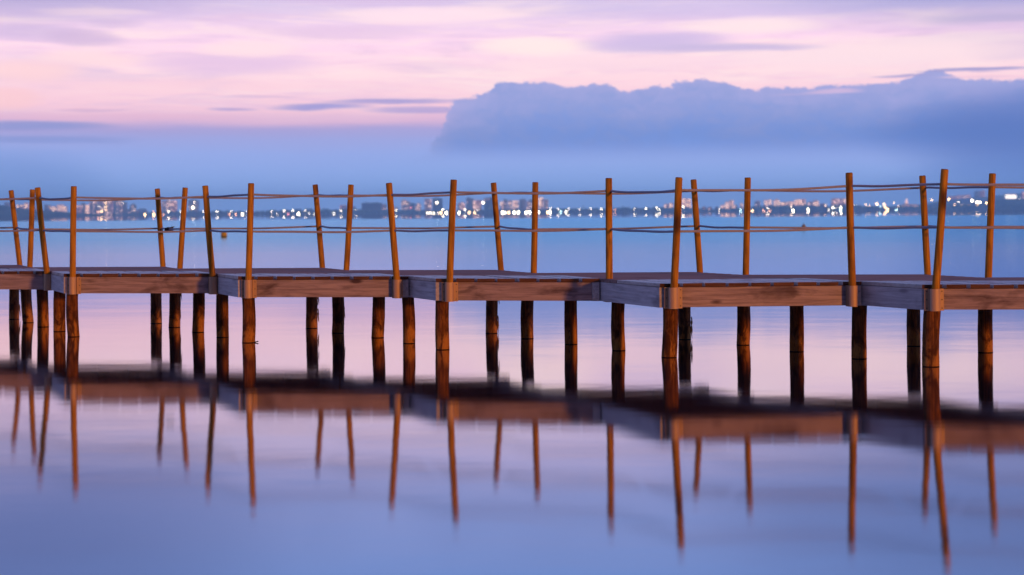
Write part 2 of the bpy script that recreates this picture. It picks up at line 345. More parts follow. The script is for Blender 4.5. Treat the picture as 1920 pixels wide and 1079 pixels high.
# ------------------------------------------------------------------ mesh helpers
WM = {}     # world matrices
class MB:
    def __init__(s): s.v = []; s.f = []; s.mi = []
    def add(s, vs, fs, mi=0):
        o = len(s.v); s.v += [tuple(q) for q in vs]
        for f in fs: s.f.append(tuple(i + o for i in f)); s.mi.append(mi)
    def hexa(s, lo, hi, mi=0):
        "lo, hi: four points each, counter-clockwise seen from above"
        s.add(list(lo) + list(hi), [(3, 2, 1, 0), (4, 5, 6, 7), (0, 1, 5, 4), (1, 2, 6, 5), (2, 3, 7, 6), (3, 0, 4, 7)], mi)
    def box(s, x0, y0, z0, x1, y1, z1, mi=0):
        s.hexa([(x0, y0, z0), (x1, y0, z0), (x1, y1, z0), (x0, y1, z0)], [(x0, y0, z1), (x1, y0, z1), (x1, y1, z1), (x0, y1, z1)], mi)
    def tube(s, path, radii, n=12, mi=0, caps=True, lobes=0, pitch=0.07, up=Vector((0, 0, 1)), noise=0.0, rnd=None):
        P = [Vector(q) for q in path]; L = 0.0; rings = []
        for i, q in enumerate(P):
            d = (P[min(i + 1, len(P) - 1)] - P[max(i - 1, 0)]).normalized()
            if i: L += (P[i] - P[i - 1]).length
            a = up if abs(d.dot(up)) < 0.9 else Vector((0, 1, 0))
            sx_ = d.cross(a).normalized(); sy_ = sx_.cross(d).normalized()
            r = radii[i] if hasattr(radii, '__len__') else radii
            ring = []
            for k in range(n):
                th = 2 * math.pi * k / n
                rr = r
                if lobes: rr = r * (0.80 + 0.26 * abs(math.cos(lobes / 2 * (th - 2 * math.pi * L / pitch))))
                if noise: rr *= 1 + rnd[k] * noise + random.uniform(-noise, noise) * 0.35
                ring.append(q + sx_ * (rr * math.cos(th)) + sy_ * (rr * math.sin(th)))
            rings.append(ring)
        vs = [q for rg in rings for q in rg]; fs = []
        for i in range(len(P) - 1):
            for k in range(n):
                k2 = (k + 1) % n
                fs.append((i * n + k, i * n + k2, (i + 1) * n + k2, (i + 1) * n + k))
        if caps:
            fs.append(tuple(range(n - 1, -1, -1))); fs.append(tuple((len(P) - 1) * n + k for k in range(n)))
        s.add(vs, fs, mi)
    def ball(s, c, rx, ry, rz, seg=8, rings=5, mi=0, jit=0.0):
        c = Vector(c); vs = [c + Vector((0, 0, -rz))]
        for i in range(1, rings):
            ph = -math.pi / 2 + math.pi * i / rings
            for k in range(seg):
                th = 2 * math.pi * k / seg; j = 1 + random.uniform(-jit, jit)
                vs.append(c + Vector((rx * math.cos(ph) * math.cos(th) * j, ry * math.cos(ph) * math.sin(th) * j, rz * math.sin(ph) * j)))
        vs.append(c + Vector((0, 0, rz))); fs = []; n = len(vs)
        for k in range(seg):
            k2 = (k + 1) % seg
            fs.append((0, 1 + k2, 1 + k)); fs.append((n - 1, n - 1 - seg + k, n - 1 - seg + k2))
            for i in range(rings - 2):
                a = 1 + i * seg; fs.append((a + k, a + k2, a + seg + k2, a + seg + k))
        s.add(vs, fs, mi)
    def build(s, name, mats, parent=None, M=None, smooth=False, bevel=0.0, local=False):
        "vertices are in world space unless local; M is the world matrix of the object"
        M = M or Matrix.Identity(4)
        inv = M.inverted()
        vs = s.v if local else [tuple(inv @ Vector(q)) for q in s.v]
        me = bpy.data.meshes.new(name); me.from_pydata(vs, [], s.f); me.update()
        for k in (mats if isinstance(mats, (list, tuple)) else [mats]): me.materials.append(MAT[k])
        me.polygons.foreach_set('material_index', s.mi)
        me.polygons.foreach_set('use_smooth', [smooth] * len(me.polygons))
        o = bpy.data.objects.new(name, me); col.objects.link(o)
        link(o, parent, M)
        if bevel:
            md = o.modifiers.new('bevel', 'BEVEL'); md.width = bevel; md.segments = 2; md.limit_method = 'ANGLE'
        return o
def link(o, parent, M):
    WM[o.name] = M.copy()
    if parent is not None:
        o.parent = parent; o.matrix_parent_inverse = WM[parent.name].inverted()
    o.matrix_basis = M
def empty(name, loc):
    o = bpy.data.objects.new(name, None); o.empty_display_size = 0.3; col.objects.link(o)
    link(o, None, Matrix.Translation(loc)); return o
def tag(o, label=None, cat=None, group=None, kind=None):
    if label: o['label'] = label
    if cat: o['category'] = cat
    if group: o['group'] = group
    if kind: o['kind'] = kind
    return o

# ------------------------------------------------------------------ water
wm = MB()
wm.add([(-7000, -60, 0), (7000, -60, 0), (7000, 9000, 0), (-7000, 9000, 0)], [(0, 1, 2, 3)])
tag(wm.build('water', 'water'), kind='structure')

# ------------------------------------------------------------------ the pier
H = CAM_H
ZD, ZP, ZB0, ZB1 = 0.79, 0.752, 0.55, 0.750
def XQ(u, F):       # plan coordinates of a surveyed corner
    a, _ = unroll(u, 520); return Vector((a / F * H, FPX * H / F))
pier = empty('wooden_pier', (0, 16.5, 0))
tag(pier, 'long weathered wooden pier with orange round posts and ropes, standing on piles in calm water', 'pier')
# dividing lines between platforms (back point, front point)
D = [None,
     (XQ(40, 196.8), XQ(118, 232.3)), (XQ(311, 207.3), XQ(445, 247.2)), (XQ(608, 215.7), XQ(816, 260.9)),
     (XQ(932, 228.1), XQ(1235, 286)), (XQ(1303, 242.1), XQ(1727, 297.4)), (XQ(1733, 257.5), XQ(2229, 318))]
shift0 = Vector((-1.95, 0.45)); D[0] = (D[1][0] + shift0, D[1][1] + shift0)
D.append((D[6][0] + Vector((2.0, -.75)), D[6][1] + Vector((2.0, -.75))))
front = [(XQ(0, 219.3), XQ(82, 220.8)), (XQ(118, 232.3), XQ(390, 235)), (XQ(455, 247.2), XQ(740, 250.1)), (XQ(830, 260.9), XQ(1140, 265.3)),
         (XQ(1245, 285.8), XQ(1590, 283.2)), (XQ(1740, 297.4), XQ(1920, 299)), (XQ(2229, 318), XQ(2500, 320))]
back = [(XQ(-200, 196), XQ(37, 196.8)), (XQ(130, 206.3), XQ(311, 207.3)), (XQ(340, 215), XQ(608, 215.7)), (XQ(650, 225.7), XQ(932, 228.1)),
        (XQ(1000, 242), XQ(1303, 242.1)), (XQ(1390, 254.3), XQ(1733, 257.5)), (XQ(1850, 271.2), XQ(2100, 272.5))]
def isect(l1, l2):
    p, r = l1[0], l1[1] - l1[0]; q, s = l2[0], l2[1] - l2[0]
    tt = (q - p).cross(s) / r.cross(s) if hasattr(Vector((0, 0)), 'cross') else 0
    return p + r * tt
def cr(a, b): return a.x * b.y - a.y * b.x
def isect(l1, l2):
    p, r = l1[0], l1[1] - l1[0]; q, s = l2[0], l2[1] - l2[0]
    return p + r * (cr(q - p, s) / cr(r, s))
def off(l, d):      # shift a dividing line sideways (+x)
    n = (l[1] - l[0]).normalized(); n = Vector((-n.y, n.x))
    if n.x < 0: n = -n
    return (l[0] + n * d, l[1] + n * d)
def V3(p, z): return Vector((p.x, p.y, z))
def footprint(mb, A_, B_, C_, D_, z0, z1, mi=0):
    mb.hexa([V3(A_, z0), V3(B_, z0), V3(C_, z0), V3(D_, z0)], [V3(A_, z1), V3(B_, z1), V3(C_, z1), V3(D_, z1)], mi)
def axisM(p, q, z):
    d = (q - p); return Matrix.Translation((p.x, p.y, z)) @ Matrix.Rotation(math.atan2(d.y, d.x), 4, 'Z')
PL = []
for k in range(7):
    L_, R_ = off(D[k], 0.008), off(D[k + 1], -0.008)
    FL, FR, BR, BL = isect(L_, front[k]), isect(R_, front[k]), isect(R_, back[k]), isect(L_, back[k])
    PL.append((FL, FR, BR, BL))
    def bil(s, t_): return (FL * (1 - s) + FR * s) * (1 - t_) + (BL * (1 - s) + BR * s) * t_
    Lx = (FR - FL).length; Ly = (BL - FL).length
    n = max(7, round(Lx / 0.228)); g = 0.034 / Lx; w = (1 - g * (n - 1)) / n
    tz = 0.95 / Ly
    mb = MB()
    for i in range(n):
        s0 = i * (w + g) + random.uniform(-.003, .003) * (i > 0); s1 = i * (w + g) + w + random.uniform(-.003, .003) * (i < n - 1)
        e0 = -random.uniform(0.0, 0.012) / Ly; dzz = random.uniform(-.003, .002)
        P4 = [bil(s0, e0), bil(s1, e0), bil(s1, tz), bil(s0, tz)]
        mb.hexa([V3(q, ZP + 0.001) for q in P4], [V3(P4[0], ZD + dzz + random.uniform(-.002, .002)), V3(P4[1], ZD + dzz), V3(P4[2], ZD + dzz), V3(P4[3], ZD + dzz)])
        mb.mi[-4] = 2; mb.mi[-6] = 3
    tt = tz + 0.012 / Ly; pw = 0.145 / Ly
    while tt < 1 - 0.02 / Ly:
        t1 = min(tt + pw, 1.0); tl = 0.004 + random.uniform(-.002, .002)
        P4 = [bil(0, tt), bil(1, tt), bil(1, t1), bil(0, t1)]
        mb.hexa([V3(q, ZP + 0.001) for q in P4], [V3(P4[0], ZD - tl), V3(P4[1], ZD - tl), V3(P4[2], ZD + tl * .6), V3(P4[3], ZD + tl * .6)], 1)
        mb.mi[-6] = 3
        tt = t1 + 0.010 / Ly
    deck = mb.build('deck', ['deck', 'deckback', 'endgrain', 'joist'], pier, axisM(FL, FR, ZD), bevel=0.004)
    # frame
    bw = 0.075; so = bw / Lx
    def side(s0, s1, name='side_beam', mt='side', za=ZB0, zb=ZB1, t0=0.0, t1=1.0):
        mb = MB(); footprint(mb, bil(s0, t0), bil(s1, t0), bil(s1, t1), bil(s0, t1), za, zb)
        mb.build(name, mt, deck, axisM(bil(s0, 0), bil(s0, 1), za), bevel=0.004)
    side(0, so); side(1 - so, 1)
    fo = 0.07 / Ly
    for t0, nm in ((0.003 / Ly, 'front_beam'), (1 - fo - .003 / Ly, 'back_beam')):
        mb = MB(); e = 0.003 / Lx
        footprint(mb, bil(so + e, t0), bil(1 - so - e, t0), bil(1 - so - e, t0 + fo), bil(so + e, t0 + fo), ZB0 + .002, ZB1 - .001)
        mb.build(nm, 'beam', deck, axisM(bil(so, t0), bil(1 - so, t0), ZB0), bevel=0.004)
    for sj in (0.27, 0.5, 0.73):
        side(sj - so / 2, sj + so / 2, 'joist', 'joist', ZB0 + .03, ZB1 - .002, fo + .01 / Ly, 1 - fo - .01 / Ly)

# posts: (u_top, v_top, u_base, v_base, F, kind)
FP = [(70.5, 353.5, 88.5, 514, 220.9, 'r'), (138.4, 351, 136.5, 519.5, 232.8, 'l'), (384.9, 350, 398.8, 517, 235.3, 'r'), (470.9, 345.5, 465.8, 524, 247.6, 'l'),
      (729.3, 345, 744, 526, 250.3, 'r'), (850.8, 339, 843.4, 529.5, 261.4, 'l'), (1141.5, 336, 1142.5, 529.5, 265.6, 'r'), (1273, 334.8, 1263.5, 539, 286.4, 'l'),
      (1592, 326, 1598.5, 534, 283.6, 'r'), (1771.3, 319.5, 1754.5, 540, 298, 'l'), (2080, 316, 2086, 542, 301, 'r')]
BP = [(20.8, 358.5, 37.3, 498, 196.2, 'r'), (61, 357, 55.8, 500, 205, 'l'), (295, 355.5, 305.8, 501.5, 206.4, 'r'), (347.3, 353.5, 337.3, 504, 214.2, 'l'),
      (591, 347.8, 604.4, 502.5, 214.8, 'r'), (658.1, 348, 649.3, 507, 224.8, 'l'), (925.4, 344.5, 939.6, 507.5, 227.2, 'r'), (1003.8, 343.5, 1000.5, 512, 241, 'l'),
      (1300.4, 338.5, 1312.4, 512, 241.2, 'r'), (1402.1, 335, 1398.3, 515.5, 253.3, 'l'), (1729.5, 331.3, 1739.5, 516, 256.6, 'r'), (1860.8, 327.3, 1853.3, 520.5, 270, 'l'),
      (2190, 322, 2200, 521, 272, 'r')]
PR = 0.0365
posts = {'f': [], 'b': []}
def make_post(row, ut, vt, ub, vb, F, kind):
    Yf = FPX * H / F
    Yc = Yf - PR - 0.004 if row == 'f' else Yf + PR + 0.02
    Fc = FPX * H / Yc
    top, base_ = atF(ut, vt, Fc), atF(ub, vb, Fc)
    top.z += 0.004
    d = (top - base_) / (top.z - base_.z)
    bot = base_ + d * (ZB0 + 0.004 - base_.z)
    M = Matrix.Translation(bot)
    mb = MB(); n = 10
    path = []; rad = []
    bend = random.uniform(-.004, .004)
    for i in range(n + 1):
        f = i / n; path.append(bot + (top - bot) * f + Vector((math.sin(f * math.pi) * bend, 0, 0))); rad.append(PR * (1.02 - 0.05 * f))
    path.append(top + (top - bot).normalized() * 0.006); rad.append(PR * 0.97 - 0.007)
    mb.tube(path, rad, 20, up=Vector((0, 1, 0)))
    for q in range(-22, -2): mb.mi[q] = 1
    mb.mi[-1] = 1
    p = mb.build('post', ['post', 'post_top'], pier, M, smooth=True)
    for poly in p.data.polygons:
        if len(poly.vertices) > 4: poly.use_smooth = False
    # hat-section bracket round the foot
    ax = Vector((1, 0, 0)); k = -1 if row == 'f' else 1
    c0 = V3(bot, 0) + Vector((base_.x - bot.x, 0, 0)) * 0.5
    face = Yf if row == 'f' else Yf + 0.02
    r0 = PR + 0.006 + abs(base_.x - bot.x) * 0.4; th = 0.004
    yb = -0.0015 if row == 'f' else 0.0015
    lf, rf = (0.038, 0.045) if kind == 'l' else (0.018, 0.008)
    if row == 'b': lf = rf = 0.04
    prof = [(-r0 - lf, 0.0), (-r0 - 0.002, 0.0)]
    depth = (face - c0.y) * -k if row == 'f' else (c0.y - face)
    depth = abs(c0.y - face)
    prof.append((-r0, depth * 0.5))
    for i in range(13):
        a = math.pi - math.pi * i / 12
        prof.append((r0 * math.cos(a), depth + (PR + 0.005) * math.sin(a)))
    prof += [(r0, depth * 0.5), (r0 + 0.002, 0.0), (r0 + rf, 0.0)]
    mb = MB(); z0, z1 = ZB0 - 0.006, ZB1 + 0.002
    y0 = face + (-0.001 if row == 'f' else 0.001)
    outer = [Vector((c0.x + x_, y0 + k * (y_ + th), 0)) for x_, y_ in prof]
    inner = [Vector((c0.x + x_, y0 + k * y_, 0)) for x_, y_ in prof]
    vs = []
    for o_, i_ in zip(outer, inner):
        vs += [V3(o_, z0), V3(o_, z1), V3(i_, z0), V3(i_, z1)]
    fs = []
    for i in range(len(prof) - 1):
        a, b_ = 4 * i, 4 * (i + 1)
        fs += [(a, b_, b_ + 1, a + 1), (a + 2, a + 3, b_ + 3, b_ + 2), (a + 1, b_ + 1, b_ + 3, a + 3), (a, a + 2, b_ + 2, b_)]
    fs += [(0, 1, 3, 2), (4 * (len(prof) - 1), 4 * (len(prof) - 1) + 2, 4 * (len(prof) - 1) + 3, 4 * (len(prof) - 1) + 1)]
    mb.add(vs, fs, 0)
    for sx_ in ([-r0 - lf * .5] if lf > .02 else []) + ([r0 + rf * .6] if rf > .02 else []):
        for zz in (z0 + 0.025, (z0 + z1) / 2, z1 - 0.025):
            q = Vector((c0.x + sx_, y0 + k * th, zz)); mb.tube([q, q + Vector((0, k * 0.004, 0))], 0.0055, 8, 1)
    mb.build('bracket', ['steel', 'screw'], p, Matrix.Translation((c0.x, c0.y, z0)))
    posts[row].append((bot, top, kind, (ut, vt, ub, vb), Fc))
for q in FP: make_post('f', *q)
for q in BP: make_post('b', *q)

# piles: (u_top, u_waterline, v_waterline)
GR = [[(26.7, 26.4, 599.3), (48.6, 53, 605.8), (78.8, 81, 613.8), (111.9, 111.5, 622.5), (135.3, 137.9, 632.4)],
      [(292.9, 293.3, 607.3), (328.3, 327.1, 614.8), (373.1, 371.5, 624), (416.9, 417.5, 633.5), (465.4, 466, 643.7)],
      [(585.4, 584.5, 616.5), (633.1, 633.8, 625.4), (710.4, 708, 634.3), (764.6, 767.1, 645), (829.4, 830, 656.8)],
      [(923.1, 921.8, 626), (989.6, 988.5, 636), (1070, 1070.9, 646.8), (1159.4, 1160.3, 658.5), (1256.9, 1254.5, 671.5)],
      [(1283.9, 1284, 637.5), (1393.4, 1393.4, 648), (1493.3, 1493.8, 660.5), (1611.8, 1610.8, 674), (1748.1, 1745, 689)],
      [(1713.5, 1713, 650), (1847.8, 1847.8, 662.3), (1965, 1965, 675), (2100, 2101, 690), (2255, 2252, 706)]]
BARK = {(0, 0), (1, 1), (2, 0), (2, 1), (3, 0), (4, 0)}
for gi, grp in enumerate(GR):
    for pi, (ut, uw, vw) in enumerate(grp):
        _, dw = unroll(uw, vw)
        r_ = 0.0735 + random.uniform(-.002, .003) + (0.004 if (gi, pi) in ((4, 4), (3, 4)) else 0)
        Yc = FPX * H / dw + r_
        Fc = FPX * H / Yc
        _, dt = unroll(ut, 550)
        w_ = atF(uw, vw, Fc)
        # top at beam underside
        v_t = 398.2 + (CAM_H - ZB0) / CAM_H * Fc
        t_ = atF(ut, v_t - (ut - CX) * 0.0065, Fc)
        w_.z = 0; w_.y = t_.y = Yc
        t_.z = ZB0 - 0.004
        dirv = (t_ - w_)
        rnd = [random.uniform(-1, 1) for _ in range(24)]
        rnd = [(rnd[i - 1] + rnd[i] + rnd[(i + 1) % 24]) / 2 for i in range(24)]
        path = [w_ - Vector((dirv.x, 0, dirv.z)) * 1.6]
        rad = [r_ * 1.02]; bend = random.uniform(-.010, .010)
        for i in range(23):
            f = i / 22
            path.append(w_ + dirv * f + Vector((math.sin(f * math.pi) * bend, 0, 0)))
            rad.append(r_ * (1.01 - 0.03 * f + 0.012 * math.sin(f * 7 + gi + pi)))
        mb = MB(); mb.tube(path, rad, 24, up=Vector((0, 1, 0)), noise=0.022, rnd=rnd)
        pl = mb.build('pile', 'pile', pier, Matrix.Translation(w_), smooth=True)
        if (gi, pi) in BARK:
            for j in range(5 if (gi, pi) in ((2, 0), (4, 0), (3, 0)) else 2):
                f0 = random.uniform(0.12, 0.85); ln = random.uniform(.07, .2)
                a = random.uniform(-.5, .2); mb = MB()
                st = w_ + dirv * f0 + Vector((r_ * math.cos(a), r_ * math.sin(a), 0))
                pth = [st + Vector((0.004 + 0.012 * (q / 5) ** 1.5 + random.uniform(-.002, .002), 0, ln * (0.5 - q / 5))) for q in range(6)]
                mb.tube(pth, [.004, .008, .007, .006, .004, .0015], 5)
                mb.build('bark_strip', 'bark', pl, Matrix.Translation(st))
        if (gi, pi) == (1, 4):
            mb = MB(); s0 = w_ + Vector((r_ * .9, -.01, .004))
            mb.tube([s0, s0 + Vector((.03, 0, .006)), s0 + Vector((.04, 0, .010)), s0 + Vector((.052, -.01, .006))], [.009, .006, .008, .002], 6)
            mb.build('snagged_twig', 'algae', pl, Matrix.Translation(s0))

# ropes
FU = [371.7, 370, 369.3, 364.5, 366, 360.3, 358.7, 356.5, 349.5, 345, 341]
FL_ = [432.5, 433.5, 433, 434, 433, 432, 430, 434, 427.5, 426, 425]
BU = [373, 374.5, 371.3, 370.5, 366.5, 366.5, 362, 361, 358.5, 357, 352.5, 351, 346]
BL_ = [427.5, 430, 429, 429.3, 425, 428, 425.3, 430.5, 424.5, 427, 425, 425.5, 424]
RR = 0.0122
def rope(row, ys, sag_s, sag_l, startx):
    way = []
    for i, ((bot, top, kind, pix, Fc), v) in enumerate(zip(posts[row], ys)):
        f = (v - pix[1]) / (pix[3] - pix[1]); u = pix[0] + (pix[2] - pix[0]) * f
        p = atF(u, v, Fc)
        if kind == 'r':
            way.append(('in', p))
            way.append(('out', p + Vector((PR * 0.75 + RR * .6, -PR * 0.75 - RR * .6, 0))))
        else: way.append(('mid', p))
    first = way[0][1]
    way = [('mid', first + Vector((-1.6, .55, 0.02)))] + way
    P = []
    for (ka, a), (kb, b_) in zip(way, way[1:]):
        d = (b_ - a).length; n_ = max(2, int(d / 0.0095))
        sg = 0.0 if d < .2 else (sag_l if d > 1.2 else sag_s)
        for i in range(n_):
            f = i / n_; P.append(a + (b_ - a) * f - Vector((0, 0, sg * 4 * f * (1 - f) + 0.0025 * math.sin(f * 9 + d * 5) * (d > .2))))
    P.append(way[-1][1])
    mb = MB(); mb.tube(P, RR, 9, lobes=3, pitch=0.075)
    return mb.build('rope', 'rope', pier, Matrix.Translation(first), smooth=True), P
rope('f', FU, 0.006, 0.020, 0)
rope('f', FL_, 0.006, 0.012, 0)
rope('b', BU, 0.004, 0.022, 0)
rl, RP = rope('b', BL_, 0.008, 0.010, 0)
# frayed knot on the lower back rope
kc = min(RP, key=lambda q: abs(q.x - at(317, 430, q.y).x))
mb = MB()
for i, dx_ in enumerate((-.052, -.03, -.010, .012, .034)):
    c0 = kc + Vector((dx_, 0, -.006)); pts_ = []
    for q in range(15):
        a = 2 * math.pi * q / 14
        pts_.append(c0 + Vector((math.sin(a) * .006 + q * .0006, math.cos(a) * .021, math.sin(a) * (.024 + .006 * (i % 2)))))
    mb.tube(pts_, 0.0095, 7, lobes=3, pitch=.05)
body = [kc + Vector((-.03 + .019 * q, -.012, .010 + .003 * q + .004 * math.sin(q * 2))) for q in range(5)]
mb.tube(body, [.011, .015, .014, .012, .010], 8)
for i in range(16):
    s0 = body[-1] + Vector((random.uniform(-.01, .008), random.uniform(-.01, .01), random.uniform(-.012, .008)))
    e0 = s0 + Vector((random.uniform(-.014, .026), random.uniform(-.02, .02), random.uniform(-.008, .024)))
    mb.tube([s0, (s0 + e0) / 2 + Vector((0, 0, .005)), e0], [.004, .003, .0012], 5)
for dx_ in (-.055, -.012, .045):
    s0 = kc + Vector((dx_, -.005, -.02))
    for q in range(3): mb.tube([s0, s0 + Vector((random.uniform(-.012, .008), 0, random.uniform(-.03, -.014)))], [.007, .002], 5)
mb.build('rope_knot', 'fray', rl, Matrix.Translation(kc))

# ------------------------------------------------------------------ buoys
def buoy(u, vw, wpx, hpx, drum, mt, label):
    _, d = unroll(u, vw); Y = FPX * H / d; p = at(u, vw, Y); p.z = 0; r = wpx / 2 / FPX * Y; h = hpx / FPX * Y
    e = empty('buoy', p); tag(e, label, 'buoy')
    mb = MB()
    if drum:
        prof = [(-.5, .55), (-.3, .92), (0, 1.0), (.62, 1.0), (.8, .95), (.95, .72), (1.0, .3)]
    else:
        prof = [(-.5, .5), (-.2, .86), (.1, 1.0), (.35, .98), (.6, .84), (.85, .5), (.97, .2)]
    mb.tube([p + Vector((0, 0, h * z_)) for z_, _ in prof], [r * q for _, q in prof], 16, up=Vector((0, 1, 0)))
    mb.build('float', mt, e, Matrix.Translation(p), smooth=True)
    mb = MB(); rp = [p + Vector((r * .25 * math.cos(a), 0, h * 1.0 + r * .2 * math.sin(a))) for a in [math.pi * q / 8 for q in range(9)]]
    mb.tube(rp, r * .06, 6); mb.build('eyelet', 'metal_pole', e, Matrix.Translation(p))
    mb = MB(); mb.tube([p + Vector((0, 0, -.05)), p + Vector((0, 0, h * .12))], r * 1.012, 16, up=Vector((0, 1, 0)))
    mb.build('algae_band', 'algae', e, Matrix.Translation(p))
buoy(420, 444.3, 11.5, 9.5, True, 'buoy_yellow', 'yellow drum buoy floating in open water under the lower rope on the left')
buoy(1507, 429.5, 9.5, 9.0, False, 'buoy_dull', 'dull brown round buoy peeking over the lower rope on the right')

# ------------------------------------------------------------------ far shore: land, hills, woods
SH = 4500.0
def ridge(name, prof, Y, dpt, mt, label=None, kind='structure', seed=1.0, base=-1.0):
    "terrain with a surveyed skyline: rows run from the near shore up to the crest and down behind"
    rows = 9; vs = []; xs = []
    fine = []
    for (u0, v0), (u1, v1) in zip(prof, prof[1:]):
        n_ = max(2, int((u1 - u0) / 6))
        for i in range(n_): fine.append((u0 + (u1 - u0) * i / n_, v0 + (v1 - v0) * i / n_))
    fine.append(prof[-1])
    for u, v in fine:
        v += random.uniform(-.35, .35); top_ = at(u, v, Y); h = max(top_.z, 0.3)
        for j in range(rows):
            f = j / (rows - 1); yy_ = Y + dpt * (f - 0.5); z_ = h * math.sin(math.pi * f) ** 0.8
            vs.append((top_.x * yy_ / Y, yy_, z_ + base * (1 - math.sin(math.pi * f)) + random.uniform(-.3, .3) * h * .05))
    fs = []
    for i in range(len(fine) - 1):
        for j in range(rows - 1):
            a = i * rows + j; fs.append((a, a + rows, a + rows + 1, a + 1))
    mb = MB(); mb.add(vs, fs)
    return tag(mb.build(name, mt, smooth=True), kind=kind)
mb = MB()
ys_ = [SH, SH + 15, SH + 200, 9000]; zs_ = [-.5, .8, 1.0, 1.2]
N = 120
for i in range(N):
    u0, u1 = -1500 + 4900 * i / N, -1500 + 4900 * (i + 1) / N
    q = []
    for u in (u0, u1):
        jj = 18 * math.sin(u * .013) + 11 * math.sin(u * .037 + 2)
        q.append([Vector(((u - CX) / FPX * SH, y_ + (jj if k < 3 else 0), z_)) for k, (y_, z_) in enumerate(zip(ys_, zs_))])
    for k in range(3): mb.add([q[0][k], q[1][k], q[1][k + 1], q[0][k + 1]], [(0, 1, 2, 3)])
tag(mb.build('shore', 'shore_ground'), kind='structure')
ridge('headland', [(-420, 366), (-150, 374), (-40, 381), (0, 385), (30, 389.5), (60, 393.5), (100, 396.5), (140, 399), (175, 401), (200, 404), (214, 406.5)], 3600, 700, 'scrub')
ridge('hill', [(1560, 392), (1620, 390), (1690, 386), (1760, 384), (1815, 382), (1845, 378), (1870, 374.5), (1885, 373), (1920, 372), (2000, 368), (2150, 360), (2300, 372)], 4900, 500, 'scrub')
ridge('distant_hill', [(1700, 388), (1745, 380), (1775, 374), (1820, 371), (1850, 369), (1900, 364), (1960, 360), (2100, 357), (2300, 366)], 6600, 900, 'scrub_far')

def shore_h(u):     # measured height of the tree belt, pixels above the shoreline
    tab = [(215, 2), (250, 5), (330, 7), (440, 7), (480, 6), (600, 10), (660, 8), (760, 6), (860, 6), (960, 6), (1040, 7), (1100, 7), (1200, 8), (1290, 8), (1330, 4),
           (1400, 7), (1415, 10), (1500, 11), (1590, 11), (1640, 7), (1690, 7), (1760, 8), (1850, 9), (2100, 9)]
    for (a, x_), (b_, y_) in zip(tab, tab[1:]):
        if a <= u <= b_: return x_ + (y_ - x_) * (u - a) / (b_ - a)
    return 5
mb = MB(); u = 214.0
while u < 2080:
    hp = shore_h(u); yh = 404.4 - .0065 * u
    for rep in range(2):
        hh = hp * random.uniform(.45, 1.12); Y = SH + random.uniform(25, 110)
        p = at(u + random.uniform(-2, 2), yh, Y); z_ = hh / FPX * Y
        rx = random.uniform(3.0, 6.5)
        mb.ball((p.x, Y, z_ * .55), rx, rx, z_ * .5, 7, 5, 0, .22)
        mb.ball((p.x + random.uniform(-3, 3), Y + 2, z_ * .25), rx * 1.3, rx * 1.2, z_ * .3, 7, 4, 0, .2)
    u += random.uniform(2.2, 3.6)
tag(mb.build('shoreline_wood', 'foliage'), 'low dark tree belt running along the whole far shore', 'trees', kind='stuff')

# ------------------------------------------------------------------ references for labels
posts_x = []
for row in (FP, BP):
    for (ut, vt, ub, vb, F, k) in row:
        x_ = ut + (ub - ut) * (398 - vt) / (vb - vt)
        if 0 < x_ < 1920: posts_x.append(x_)
posts_x.sort()
ORD = ['first', 'second', 'third', 'fourth', 'fifth', 'sixth', 'seventh', 'eighth', 'ninth', 'tenth', 'eleventh', 'twelfth', 'thirteenth', 'fourteenth', 'fifteenth',
       'sixteenth', 'seventeenth', 'eighteenth', 'nineteenth', 'twentieth', 'twenty-first', 'twenty-second', 'twenty-third', 'twenty-fourth']
def gap(u): return sum(1 for q in posts_x if q < u)
def where(g):
    if g == 0: return 'left of the first railing post'
    if g >= len(posts_x): return 'right of the last railing post'
    return 'between %s and %s railing posts' % (ORD[g - 1], ORD[g])
def ordinals(items):
    "items: list of (u, key); returns a phrase for each that makes key + place unique"
    out = [None] * len(items); groups = {}
    for i, (u, key) in enumerate(items): groups.setdefault((gap(u), key), []).append(i)
    for (g, key), idx in groups.items():
        idx.sort(key=lambda i: items[i][0])
        for n_, i in enumerate(idx):
            pre = '' if len(idx) == 1 else ORD[n_] + ' from left '
            out[i] = pre + where(g)
    return out

